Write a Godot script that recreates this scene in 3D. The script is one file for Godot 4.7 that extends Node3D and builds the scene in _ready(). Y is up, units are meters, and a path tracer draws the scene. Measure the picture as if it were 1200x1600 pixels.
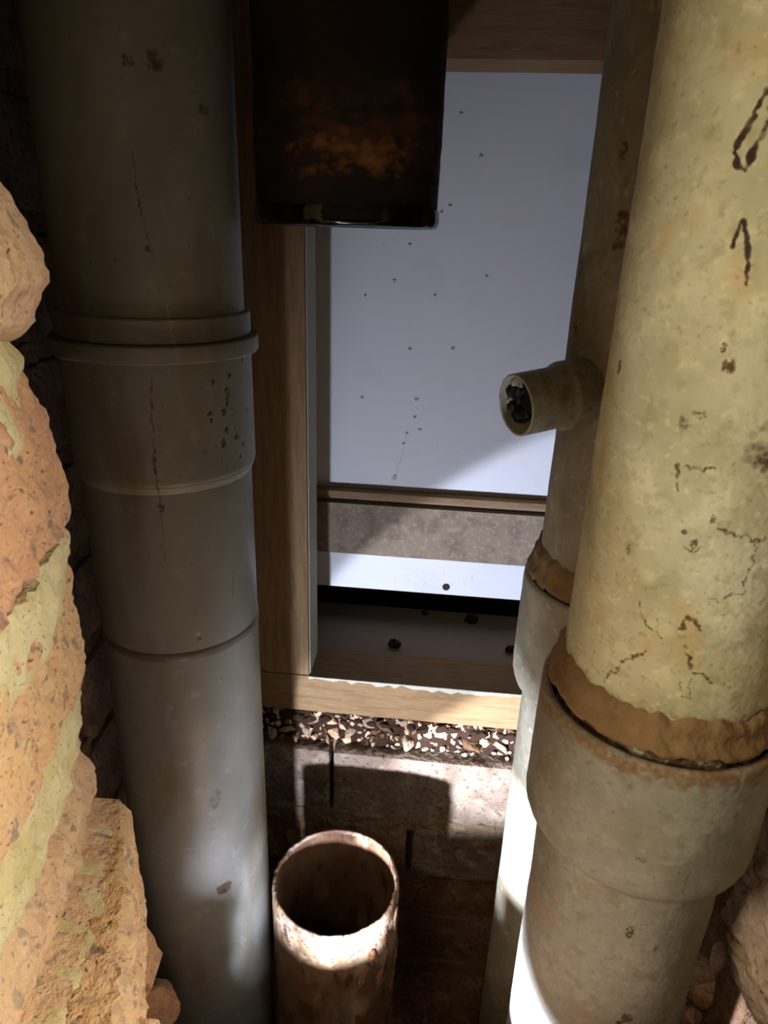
extends Node3D
# A riser shaft seen through a hole broken in its brick wall. Metres, y up; the camera stands
# 0.165 m in front of the wall, whose front face is the plane z = -0.165. "Depth" is -z.

const BACK_TURN := deg_to_rad(-5.0)   # the far wall and its timber frame are turned by 5 degrees
const CEIL := 1.62
const BASE := 0.30

# ---------------------------------------------------------------- mesh building
class Geo:
	var v := PackedVector3Array()
	var uv := PackedVector2Array()
	var ix := PackedInt32Array()

	# a grid of ni x nj cells; normal is du x dv, or the other way when flip is on
	func grid(ni: int, nj: int, fn: Callable, flip := false, uvf = null) -> void:
		var o := v.size()
		for j in nj + 1:
			for i in ni + 1:
				var a := float(i) / ni
				var b := float(j) / nj
				v.append(fn.call(a, b))
				uv.append(uvf.call(a, b) if uvf != null else Vector2(a, b))
		for j in nj:
			for i in ni:
				var p := o + j * (ni + 1) + i
				var q := p + ni + 1
				if flip:
					ix.append_array([p, p + 1, q, p + 1, q + 1, q])
				else:
					ix.append_array([p, q, p + 1, p + 1, q, q + 1])

	# profile of (radius, y) from top to bottom on the outside; bump(angle, y) adds to the radius
	func lathe(prof: Array, seg: int, y0: float, y1: float, bump = null) -> void:
		var o := v.size()
		for k in prof.size():
			for i in seg + 1:
				var a := -PI / 2 + TAU * i / seg
				var r: float = prof[k].x
				if bump != null:
					r += bump.call(a, prof[k].y)
				v.append(Vector3(r * cos(a), prof[k].y, r * sin(a)))
				uv.append(Vector2(a / TAU, (y0 - prof[k].y) / (y0 - y1)))
		for k in prof.size() - 1:
			for i in seg:
				var p := o + k * (seg + 1) + i
				var q := p + seg + 1
				ix.append_array([p, q, p + 1, p + 1, q, q + 1])

	func mesh(m: Material) -> ArrayMesh:
		var n := PackedVector3Array()
		n.resize(v.size())
		for k in range(0, ix.size(), 3):
			var a := ix[k]
			var b := ix[k + 1]
			var c := ix[k + 2]
			var f := (v[c] - v[a]).cross(v[b] - v[a])
			n[a] += f
			n[b] += f
			n[c] += f
		for k in n.size():
			n[k] = n[k].normalized() if n[k].length_squared() > 0.0 else Vector3.UP
		var arr := []
		arr.resize(Mesh.ARRAY_MAX)
		arr[Mesh.ARRAY_VERTEX] = v
		arr[Mesh.ARRAY_NORMAL] = n
		arr[Mesh.ARRAY_TEX_UV] = uv
		arr[Mesh.ARRAY_INDEX] = ix
		var out := ArrayMesh.new()
		out.add_surface_from_arrays(Mesh.PRIMITIVE_TRIANGLES, arr)
		out.surface_set_material(0, m)
		return out

# ---------------------------------------------------------------- painted surfaces
class Canvas:
	var w: int
	var h: int
	var r := PackedFloat32Array()
	var g := PackedFloat32Array()
	var b := PackedFloat32Array()
	var hg := PackedFloat32Array()
	var rng := RandomNumberGenerator.new()

	func _init(ww: int, hh: int, c: Color, sd := 1) -> void:
		w = ww
		h = hh
		r.resize(w * h)
		g.resize(w * h)
		b.resize(w * h)
		hg.resize(w * h)
		r.fill(c.r)
		g.fill(c.g)
		b.fill(c.b)
		hg.fill(0.5)
		rng.seed = sd

	func noise(freq: float, oct: int, sd: int, kind := FastNoiseLite.TYPE_SIMPLEX_SMOOTH, sx := 1, sy := 1) -> PackedByteArray:
		var n := FastNoiseLite.new()
		n.noise_type = kind
		n.frequency = freq
		n.fractal_octaves = oct
		n.seed = sd
		var im := n.get_seamless_image(maxi(w / sx, 8), maxi(h / sy, 8))
		if sx > 1 or sy > 1:
			im.resize(w, h, Image.INTERPOLATE_CUBIC)
		if im.get_format() != Image.FORMAT_L8:
			im.convert(Image.FORMAT_L8)
		return im.get_data()

	# matter laid where the noise lies between lo and hi (0..255)
	func layer(n: PackedByteArray, lo: float, hi: float, c: Color, amount := 1.0, relief := 0.0) -> void:
		var lut := PackedFloat32Array()
		for k in 256:
			lut.append(clampf((k - lo) / (hi - lo), 0.0, 1.0) * amount)
		var cr := c.r
		var cg := c.g
		var cb := c.b
		for k in n.size():
			var a := lut[n[k]]
			if a > 0.0:
				r[k] += (cr - r[k]) * a
				g[k] += (cg - g[k]) * a
				b[k] += (cb - b[k]) * a
				hg[k] += relief * a

	func relief(n: PackedByteArray, amp: float) -> void:
		for k in n.size():
			hg[k] += (n[k] / 255.0 - 0.5) * amp

	func dab(x: float, y: float, rad: float, c: Color, a: float, rl: float) -> void:
		for py in range(floori(y - rad), ceili(y + rad) + 1):
			if py < 0 or py >= h:
				continue
			for px in range(floori(x - rad), ceili(x + rad) + 1):
				var d := Vector2(px - x, py - y).length() / maxf(rad, 0.5)
				if d > 1.0:
					continue
				var k := py * w + posmod(px, w)
				var t := a * clampf((1.0 - d) * 2.5, 0.0, 1.0)
				r[k] += (c.r - r[k]) * t
				g[k] += (c.g - g[k]) * t
				b[k] += (c.b - b[k]) * t
				hg[k] += rl * t

	# a drawn or cracked line through points in 0..1, with a wandering width
	func stroke(pts: Array, width: float, c: Color, a := 0.9, rl := -0.3, wob := 1.0) -> void:
		var n := FastNoiseLite.new()
		n.frequency = 0.11
		n.fractal_octaves = 3
		n.seed = rng.randi() % 1000
		var run := 0.0
		for k in pts.size() - 1:
			var p := Vector2(pts[k].x * w, pts[k].y * h)
			var q := Vector2(pts[k + 1].x * w, pts[k + 1].y * h)
			var steps := maxi(2, int(p.distance_to(q) / 0.5))
			for i in steps:
				var e := p.lerp(q, float(i) / steps)
				run += 0.5
				e += Vector2(n.get_noise_2d(run, 0), n.get_noise_2d(run, 50)) * wob * 3.0
				var wd := width * (0.42 + 0.45 * n.get_noise_2d(run * 0.7, 90))
				dab(e.x, e.y, maxf(wd, 0.75), c, a * clampf(0.30 + 0.5 * n.get_noise_2d(run * 0.5, 130), 0.08, 0.6), rl * 0.06)

	# an irregular spot of some matter
	func blot(x: float, y: float, rx: float, ry: float, c: Color, a := 0.9, rl := 0.0, n := 40) -> void:
		for i in n:
			var t := rng.randf() * TAU
			var d := sqrt(rng.randf()) * 0.8
			var s := rng.randf_range(0.15, 0.45) * minf(rx, ry)
			dab(x * w + cos(t) * d * rx, y * h + sin(t) * d * ry, maxf(s, 0.9), c, a * 0.7, rl * 0.15)

	func tex() -> ImageTexture:
		var o := PackedByteArray()
		o.resize(w * h * 3)
		for k in w * h:
			o[k * 3] = int(clampf(r[k], 0, 1) * 255.0)
			o[k * 3 + 1] = int(clampf(g[k], 0, 1) * 255.0)
			o[k * 3 + 2] = int(clampf(b[k], 0, 1) * 255.0)
		return ImageTexture.create_from_image(Image.create_from_data(w, h, false, Image.FORMAT_RGB8, o))

	func height_tex() -> ImageTexture:
		var o := PackedByteArray()
		o.resize(w * h)
		for k in w * h:
			o[k] = int(clampf(hg[k], 0, 1) * 255.0)
		return ImageTexture.create_from_image(Image.create_from_data(w, h, false, Image.FORMAT_L8, o))

# ---------------------------------------------------------------- scene helpers
var M := {}
var taken := {}
var fbm := FastNoiseLite.new()
var rough := FastNoiseLite.new()
var cell := FastNoiseLite.new()
var rng := RandomNumberGenerator.new()

func numbered(called: String) -> String:
	var k: int = taken.get(called, 0)
	taken[called] = k + 1
	return called if k == 0 else "%s_%03d" % [called, k]

func tag(o: Node3D, label: String, category: String, group := "", kind := "") -> Node3D:
	o.set_meta("label", label)
	o.set_meta("category", category)
	if group:
		o.set_meta("group", group)
	if kind:
		o.set_meta("kind", kind)
	return o

func thing(called: String, label: String, category: String, at := Vector3.ZERO, turn := 0.0, group := "") -> Node3D:
	var o := Node3D.new()
	o.name = numbered(called)
	add_child(o, true)
	o.position = at
	o.rotation.y = turn
	return tag(o, label, category, group)

func struct(called: String, label: String, category: String, turn := 0.0) -> Node3D:
	var o := thing(called, label, category, Vector3.ZERO, turn)
	o.set_meta("kind", "structure")
	return o

func part(called: String, mesh: Mesh, parent: Node3D, at := Vector3.ZERO, rot := Vector3.ZERO) -> MeshInstance3D:
	var o := MeshInstance3D.new()
	o.name = called
	o.mesh = mesh
	o.position = at
	o.rotation = rot
	parent.add_child(o, true)
	return o

func mat(called: String, c: Color, rg: float, canvas: Canvas = null, scale := 0.0, bump := 0.0, stretch := Vector3.ONE, world := false) -> StandardMaterial3D:
	var m := StandardMaterial3D.new()
	m.resource_name = called
	m.albedo_color = c
	m.roughness = rg
	m.metallic_specular = 0.4
	if canvas:
		m.albedo_texture = canvas.tex()
		if bump > 0.0:
			m.heightmap_enabled = true
			m.heightmap_texture = canvas.height_tex()
			m.heightmap_scale = bump
		if scale > 0.0:
			m.uv1_triplanar = true
			m.uv1_world_triplanar = world
			m.uv1_scale = stretch * scale
	M[called] = m
	return m

func tint(from: String, called: String, c: Color) -> StandardMaterial3D:
	var m: StandardMaterial3D = M[from].duplicate()
	m.resource_name = called
	m.albedo_color = c
	M[called] = m
	return m

# a box with worn, rounded and uneven faces
func worn_box(size: Vector3, step: float, bevel: float, amp: float, freq: float, sd: int, m: Material) -> ArrayMesh:
	var g := Geo.new()
	var hs := size / 2
	var off := Vector3(sd * 3.17, sd * 1.31, sd * 2.23)
	var fn := func(p: Vector3) -> Vector3:
		var inn := p.clamp(-hs + Vector3.ONE * bevel, hs - Vector3.ONE * bevel)
		var d := (p - inn).normalized()
		var q := inn + d * bevel
		var e := fbm.get_noise_3dv((q + off) * freq) + 0.5 * rough.get_noise_3dv((q + off) * freq * 4.0)
		return q + d * e * amp
	for ax in 3:
		for s in [-1.0, 1.0]:
			var u := (ax + 1) % 3
			var w := (ax + 2) % 3
			var ni := clampi(int(size[u] / step), 2, 90)
			var nj := clampi(int(size[w] / step), 2, 90)
			g.grid(ni, nj, func(a: float, b: float) -> Vector3:
				var p := Vector3.ZERO
				p[ax] = hs[ax] * s
				p[u] = (a * 2 - 1) * hs[u]
				p[w] = (b * 2 - 1) * hs[w]
				return fn.call(p), s < 0)
	return g.mesh(m)

# a broken stone: a ball cut by random planes
func stone_mesh(size: Vector3, n: int, cuts: int, amp: float, sd: int, m: Material) -> ArrayMesh:
	var rn := RandomNumberGenerator.new()
	rn.seed = sd
	var pl := []
	for k in cuts:
		var d := Vector3(rn.randfn(), rn.randfn(), rn.randfn()).normalized()
		pl.append([d, rn.randf_range(0.55, 0.95) - (0.16 if amp > 0.155 and amp < 0.165 else 0.0)])
	var g := Geo.new()
	for ax in 3:
		for s in [-1.0, 1.0]:
			var u := (ax + 1) % 3
			var w := (ax + 2) % 3
			g.grid(n, n, func(a: float, b: float) -> Vector3:
				var p := Vector3.ZERO
				p[ax] = s
				p[u] = tan((a * 2 - 1) * PI / 4)
				p[w] = tan((b * 2 - 1) * PI / 4)
				p = p.normalized()
				var r := 1.0
				for c in pl:
					var t: float = p.dot(c[0])
					if t > 0.05:
						r = minf(r, c[1] / t)
				r += amp * fbm.get_noise_3dv(p * 70.0 + Vector3(sd * 9.1, 0, 0)) + amp * 0.5 * rough.get_noise_3dv(p * 200.0 + Vector3(0, sd * 5.3, 0))
				return p * r * size / 2, s < 0)
	return g.mesh(m)

func slab(called: String, from: Vector3, to: Vector3, m: Material, parent: Node3D) -> MeshInstance3D:
	var b := BoxMesh.new()
	b.size = to - from
	b.material = m
	return part(called, b, parent, (from + to) / 2)

func back_at(s: float, y: float, d: float) -> Vector3:
	return Vector3(s, y, -d).rotated(Vector3.UP, BACK_TURN)

func curve_at(pts: Array, y: float) -> float:      # pts of (y, x), y falling
	if y >= pts[0].x:
		return pts[0].y
	for k in pts.size() - 1:
		if y <= pts[k].x and y >= pts[k + 1].x:
			var t: float = (pts[k].x - y) / maxf(pts[k].x - pts[k + 1].x, 1e-5)
			return lerpf(pts[k].y, pts[k + 1].y, t)
	return pts[-1].y

# one course of the broken end of the front wall, between two heights. The broken face runs from the
# room side (depth 0.165) to the shaft side (depth 0.31); side is -1 for the left jamb, 1 for the right one.
func broken_course(edge: Array, y1: float, y0: float, proud: float, lean: float, root: float, side: float, sd: int, amp: float, m: Material, droop := 0.0) -> ArrayMesh:
	var g := Geo.new()
	var off := Vector3(0, sd * 0.037, sd * 0.051)
	var near := 0.165
	var far := 0.31
	var face := func(p: float, q: float) -> Vector3:
		var y := lerpf(y1, y0 - droop * minf(1.0, (1.0 - p) / 0.3), q)
		var d := lerpf(near, far, p)
		var x := curve_at(edge, y) + side * (1.0 - p) * lean
		var at := Vector3(x, y, -d) + off
		var e := fbm.get_noise_3dv(at * 48.0) * 1.1 + rough.get_noise_3dv(at * 170.0) * 0.55 + cell.get_noise_3dv(at * Vector3(70.0, 90.0, 70.0)) * 0.45 + rough.get_noise_3dv(at * 420.0) * 0.22
		x -= side * (e * amp * (0.35 + 0.65 * sin(PI * clampf(p * 0.85 + 0.1, 0, 1))) + proud * sin(PI * p))
		var lip := minf(minf(q, 1.0 - q) * absf(y1 - y0) / 0.006, 1.0)      # worn arris at the bed joints
		x += side * (1.0 - lip) * (1.0 - lip) * 0.004
		var dy := fbm.get_noise_3dv(Vector3(d * 40.0 + sd, x * 40.0, sd * 7.0)) * 0.003
		return Vector3(x, y + dy, -d)
	var nu := 52
	var nv := maxi(5, int(absf(y1 - y0) / 0.0022))
	g.grid(nu, nv, face, side > 0)
	g.grid(nu, 10, func(a: float, b: float) -> Vector3:              # top
		var e: Vector3 = face.call(a, 0.0)
		return Vector3(lerpf(root, e.x, b), e.y + 0.0015 * fbm.get_noise_3dv(Vector3(b * 9.0, a * 9.0, sd)) * (1.0 - b), e.z), side > 0)
	g.grid(nu, 4, func(a: float, b: float) -> Vector3:               # underside
		var e: Vector3 = face.call(a, 1.0)
		return Vector3(lerpf(e.x, root, b), e.y, e.z), side > 0)
	g.grid(4, nv, func(a: float, b: float) -> Vector3:               # towards the shaft
		var e: Vector3 = face.call(1.0, b)
		return Vector3(lerpf(e.x, root, a), e.y, e.z), side > 0)
	g.grid(4, nv, func(a: float, b: float) -> Vector3:               # towards the room
		var e: Vector3 = face.call(0.0, b)
		return Vector3(lerpf(root, e.x, a), e.y, e.z), side > 0)
	return g.mesh(m)

func spot(parent: Node3D, called: String, at: Vector3, angle: float, blend: float, energy: float, size: float, c: Color) -> void:
	var l := SpotLight3D.new()
	l.name = called
	parent.add_child(l, true)
	l.position = at
	l.spot_angle = angle
	l.spot_angle_attenuation = blend
	l.spot_range = 6.0
	l.spot_attenuation = 2.0
	l.light_energy = energy
	l.light_size = size
	l.light_color = c
	l.shadow_enabled = true

# ---------------------------------------------------------------- the scene
func _ready() -> void:
	var cam := Camera3D.new()
	cam.name = "camera"
	add_child(cam)
	cam.fov = 73.74
	cam.near = 0.02
	cam.far = 20.0
	var fw := Vector3(0, -sin(deg_to_rad(22.0)), -cos(deg_to_rad(22.0)))
	var up := Vector3(0, cos(deg_to_rad(22.0)), -sin(deg_to_rad(22.0))).rotated(fw, deg_to_rad(-2.0))
	cam.look_at_from_position(Vector3(0, 1.2, 0), Vector3(0, 1.2, 0) + fw, up)
	cam.current = true

	var we := WorldEnvironment.new()
	we.name = "environment"
	add_child(we)
	var env := Environment.new()
	env.background_mode = Environment.BG_COLOR
	env.background_color = Color(0, 0, 0)
	env.ambient_light_source = Environment.AMBIENT_SOURCE_DISABLED
	env.tonemap_mode = Environment.TONE_MAPPER_LINEAR
	env.tonemap_exposure = 1.0
	env.sdfgi_enabled = true
	env.ssao_enabled = true
	env.ssil_enabled = true
	we.environment = env

	for n in [[fbm, 4, 11], [rough, 3, 23]]:
		n[0].noise_type = FastNoiseLite.TYPE_SIMPLEX_SMOOTH
		n[0].frequency = 1.0
		n[0].fractal_octaves = n[1]
		n[0].seed = n[2]
	cell.noise_type = FastNoiseLite.TYPE_CELLULAR
	cell.cellular_return_type = FastNoiseLite.RETURN_CELL_VALUE
	cell.frequency = 1.0
	cell.seed = 5
	rng.seed = 42

	build_torch(Vector3(-0.105, 0.694, -0.12), Vector3(0.78, -0.347, -1.0).normalized())
	build_lamp("wall_lamp", "square warm panel lamp in the room, left of the broken wall", Vector3(-0.85, 1.36, 0.12), Vector3(0.15, 1.05, -0.28), 1.45)
	build_lamp("wall_lamp", "square warm panel lamp in the room, right of the broken wall", Vector3(0.95, 1.35, -0.03), Vector3(-0.16, 1.0, -0.25), 1.5)

	build_lamp("added_fill_lamp", "added square fill lamp high in the room, brightening the lower shaft", Vector3(-0.45, 2.34, 0.8), Vector3(0.1, 0.7, -0.4), 0.45)  # added fill light for the dim lower part of the shaft

	make_materials()
	build_shell()
	build_front_wall()
	build_back_wall()
	build_left_wall()
	build_frame()
	build_panel()
	build_front_pipe()
	build_back_pipe()
	build_left_pipe()
	build_cut_pipes()
	build_rubble()

func build_torch(at: Vector3, aim: Vector3) -> void:
	var t := thing("torch", "black hand torch shining into the shaft from below the camera", "torch", at)
	t.look_at_from_position(at, at + aim, Vector3.UP)
	var cool := Color(0.86, 0.90, 1.0)
	var black := mat("torch_metal", Color(0.06, 0.06, 0.065), 0.35)
	var g := Geo.new()
	g.lathe([Vector2(0.0, 0.13), Vector2(0.012, 0.13), Vector2(0.0125, 0.128), Vector2(0.0125, 0.03), Vector2(0.0165, 0.02), Vector2(0.0165, 0.002), Vector2(0.0155, 0.0), Vector2(0.013, 0.0), Vector2(0.012, 0.006)], 32, 0.13, 0.0)
	part("body", g.mesh(black), t, Vector3.ZERO, Vector3(PI / 2, 0, 0))
	var lens := CylinderMesh.new()
	lens.top_radius = 0.012
	lens.bottom_radius = 0.012
	lens.height = 0.002
	var lm := mat("torch_lens", Color(0.9, 0.9, 0.9), 0.2)
	lm.emission_enabled = true
	lm.emission = cool
	lm.emission_energy_multiplier = 2.0
	lens.material = lm
	part("lens", lens, t, Vector3(0, 0, 0.004), Vector3(PI / 2, 0, 0))
	var p := Vector3(0, 0, -0.004)
	spot(t, "beam_core", p, 26.4, 0.06, 1.45, 0.003, cool)
	spot(t, "beam_ring", p, 43.1, 0.06, 0.45, 0.006, cool)
	spot(t, "beam_spill", p, 84.0, 0.5, 0.22, 0.012, cool)

func build_lamp(called: String, label: String, at: Vector3, target: Vector3, energy: float) -> void:
	var t := thing(called, label, "lamp", at)
	t.look_at_from_position(at, target, Vector3.UP)
	var warm := Color(1.0, 0.945, 0.84)
	if not M.has("lamp_case"):
		mat("lamp_case", Color(0.5, 0.5, 0.5), 0.5)
		var lm := mat("lamp_glow", Color(0.8, 0.8, 0.8), 0.5)
		lm.emission_enabled = true
		lm.emission = warm
		lm.emission_energy_multiplier = 0.6
	part("case", worn_box(Vector3(0.34, 0.34, 0.04), 0.1, 0.006, 0.0, 1.0, 1, M.lamp_case), t, Vector3(0, 0, 0.024))
	var q := QuadMesh.new()
	q.size = Vector2(0.3, 0.3)
	q.material = M.lamp_glow
	part("diffuser", q, t, Vector3(0, 0, 0.003), Vector3(0, PI, 0))
	var l := AreaLight3D.new()
	l.name = "lamp_light"
	t.add_child(l, true)
	l.area_size = Vector2(0.3, 0.3)
	l.light_energy = energy
	l.light_color = warm
	l.area_range = 6.0
	l.shadow_enabled = true

func make_materials() -> void:
	# fired clay, broken through: orange and pink body, pale grit, dark cinders
	var c := Canvas.new(512, 512, Color(0.86, 0.73, 0.61), 3)
	c.layer(c.noise(0.006, 4, 31), 120, 200, Color(0.83, 0.65, 0.54), 0.7)
	c.layer(c.noise(0.010, 4, 32), 140, 215, Color(0.86, 0.74, 0.57), 0.8)
	c.layer(c.noise(0.030, 4, 33), 165, 215, Color(0.70, 0.61, 0.54), 0.6)
	c.layer(c.noise(0.11, 2, 34), 185, 215, Color(0.93, 0.82, 0.68), 0.8, 0.10)
	c.layer(c.noise(0.022, 3, 38), 186, 206, Color(0.50, 0.47, 0.46), 0.75, -0.05)
	c.layer(c.noise(0.035, 3, 39), 176, 210, Color(0.90, 0.82, 0.72), 0.7, 0.08)
	c.layer(c.noise(0.09, 2, 35), 200, 222, Color(0.40, 0.30, 0.26), 0.85, -0.25)
	c.relief(c.noise(0.05, 4, 36), 0.7)
	c.relief(c.noise(0.25, 2, 37), 0.25)
	mat("clay", Color.WHITE, 0.95, c, 5.0, 0.26, Vector3.ONE, true)
	tint("clay", "clay_pale", Color(1.02, 1.0, 0.96))
	tint("clay", "clay_rosy", Color(1.0, 0.93, 0.92))
	# lime mortar
	c = Canvas.new(512, 512, Color(0.87, 0.83, 0.68), 4)
	c.layer(c.noise(0.008, 4, 41), 120, 200, Color(0.79, 0.73, 0.53), 0.7)
	c.layer(c.noise(0.02, 4, 42), 150, 220, Color(0.90, 0.87, 0.74), 0.8)
	c.layer(c.noise(0.12, 2, 43), 195, 220, Color(0.50, 0.44, 0.34), 0.7, -0.2)
	c.relief(c.noise(0.06, 4, 44), 0.7)
	c.relief(c.noise(0.28, 2, 45), 0.3)
	mat("mortar", Color.WHITE, 0.97, c, 5.5, 0.14, Vector3.ONE, true)
	# old sooty brick and mortar inside the shaft
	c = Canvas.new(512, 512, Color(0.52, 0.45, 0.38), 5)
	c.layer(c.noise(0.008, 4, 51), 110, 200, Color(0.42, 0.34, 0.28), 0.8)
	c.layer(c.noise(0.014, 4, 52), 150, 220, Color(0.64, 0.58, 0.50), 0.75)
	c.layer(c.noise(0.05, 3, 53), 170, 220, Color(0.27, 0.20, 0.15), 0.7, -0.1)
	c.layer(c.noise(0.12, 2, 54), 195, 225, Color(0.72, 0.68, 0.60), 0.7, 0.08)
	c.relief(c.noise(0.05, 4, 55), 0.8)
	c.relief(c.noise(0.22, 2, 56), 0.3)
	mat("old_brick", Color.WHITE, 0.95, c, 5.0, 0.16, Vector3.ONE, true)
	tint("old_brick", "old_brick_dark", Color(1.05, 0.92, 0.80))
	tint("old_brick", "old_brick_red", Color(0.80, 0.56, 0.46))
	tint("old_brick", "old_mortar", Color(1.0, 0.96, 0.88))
	tint("old_brick", "soil", Color(0.40, 0.30, 0.22))
	tint("old_brick", "rubble", Color(1.40, 1.28, 1.14))
	tint("old_brick", "pebble_grey", Color(1.25, 1.22, 1.18))
	tint("old_brick", "pebble_pale", Color(1.6, 1.5, 1.4))
	tint("old_brick", "pebble_brown", Color(0.8, 0.68, 0.56))
	# planed softwood, grain along local y
	c = Canvas.new(512, 512, Color(0.52, 0.41, 0.275), 6)
	c.layer(c.noise(0.03, 4, 61, FastNoiseLite.TYPE_SIMPLEX_SMOOTH, 1, 1), 110, 210, Color(0.44, 0.335, 0.21), 0.7)
	c.layer(c.noise(0.09, 2, 62), 150, 220, Color(0.60, 0.49, 0.345), 0.6)
	c.relief(c.noise(0.09, 3, 63), 0.4)
	mat("wood_upright", Color.WHITE, 0.75, c, 1.0, 0.03, Vector3(9.0, 0.7, 9.0))
	var wf: StandardMaterial3D = M.wood_upright.duplicate()
	wf.resource_name = "wood_flat"
	wf.uv1_scale = Vector3(0.9, 9.0, 9.0)
	M["wood_flat"] = wf

	# grey fibre board
	c = Canvas.new(512, 512, Color(0.52, 0.46, 0.39), 7)
	c.layer(c.noise(0.012, 4, 71), 120, 210, Color(0.43, 0.37, 0.31), 0.8)
	c.layer(c.noise(0.04, 3, 72), 150, 220, Color(0.63, 0.58, 0.50), 0.6)
	c.layer(c.noise(0.15, 2, 73, FastNoiseLite.TYPE_SIMPLEX_SMOOTH, 1, 3), 180, 225, Color(0.68, 0.63, 0.55), 0.5)
	c.relief(c.noise(0.1, 3, 74), 0.4)
	mat("fibre", Color.WHITE, 0.85, c, 5.0, 0.05)
	mat("plaster", Color(0.62, 0.60, 0.56), 0.95)
	mat("room_floor", Color(0.22, 0.20, 0.18), 0.9)
	mat("dark_board", Color(0.52, 0.46, 0.40), 0.85)
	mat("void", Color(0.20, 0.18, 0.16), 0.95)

func build_shell() -> void:
	var s := struct("wall_room", "plain walls of the room in front of the broken wall", "wall")
	slab("wall_panel", Vector3(-1.7, 0, 1.6), Vector3(1.7, 2.4, 1.7), M.plaster, s)
	slab("wall_panel", Vector3(-1.7, 0, -0.31), Vector3(-1.6, 2.4, 1.6), M.plaster, s)
	slab("wall_panel", Vector3(1.6, 0, -0.31), Vector3(1.7, 2.4, 1.6), M.plaster, s)
	s = struct("floor", "bare floor of the room and base of the shaft", "floor")
	slab("floor_slab", Vector3(-1.7, -0.1, -1.1), Vector3(1.7, 0, 1.7), M.room_floor, s)
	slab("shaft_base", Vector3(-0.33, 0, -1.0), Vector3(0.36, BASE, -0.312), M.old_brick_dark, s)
	s = struct("ceiling", "ceiling slab over the room and shaft", "ceiling")
	slab("ceiling_slab", Vector3(-1.7, 2.4, -0.31), Vector3(1.7, 2.5, 1.7), M.plaster, s)
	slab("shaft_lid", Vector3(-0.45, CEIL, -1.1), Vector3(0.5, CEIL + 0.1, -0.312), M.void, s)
	s = struct("wall_right", "dark side wall of the shaft behind the pipes on the right", "wall")
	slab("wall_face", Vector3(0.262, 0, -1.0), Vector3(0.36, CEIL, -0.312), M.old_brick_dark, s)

const LEFT_EDGE := [[1.42, -0.20], [1.34, -0.17], [1.31, -0.158], [1.29, -0.164], [1.27, -0.175], [1.24, -0.172], [1.217, -0.163], [1.212, -0.16], [1.2, -0.154], [1.187, -0.15], [1.178, -0.148], [1.172, -0.153], [1.161, -0.157], [1.153, -0.166], [1.15, -0.168], [1.144, -0.164], [1.132, -0.165], [1.12, -0.159], [1.102, -0.157], [1.086, -0.154], [1.069, -0.154], [1.059, -0.155], [1.051, -0.158], [1.041, -0.158], [1.018, -0.16], [1.007, -0.159], [0.995, -0.158], [0.97, -0.161], [0.958, -0.165], [0.949, -0.164], [0.931, -0.168], [0.922, -0.17], [0.915, -0.165], [0.903, -0.163], [0.888, -0.165], [0.884, -0.167], [0.8835, -0.147], [0.875, -0.144], [0.859, -0.145], [0.833, -0.146], [0.805, -0.144], [0.787, -0.148], [0.778, -0.154], [0.772, -0.16], [0.744, -0.166], [0.711, -0.172], [0.683, -0.179], [0.6, -0.185]]
const RIGHT_EDGE := [[1.42, 0.30], [1.0, 0.29], [0.948, 0.236], [0.916, 0.232], [0.876, 0.228], [0.828, 0.225], [0.808, 0.223], [0.776, 0.234], [0.752, 0.243], [0.727, 0.258], [0.701, 0.27], [0.6, 0.28]]

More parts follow.
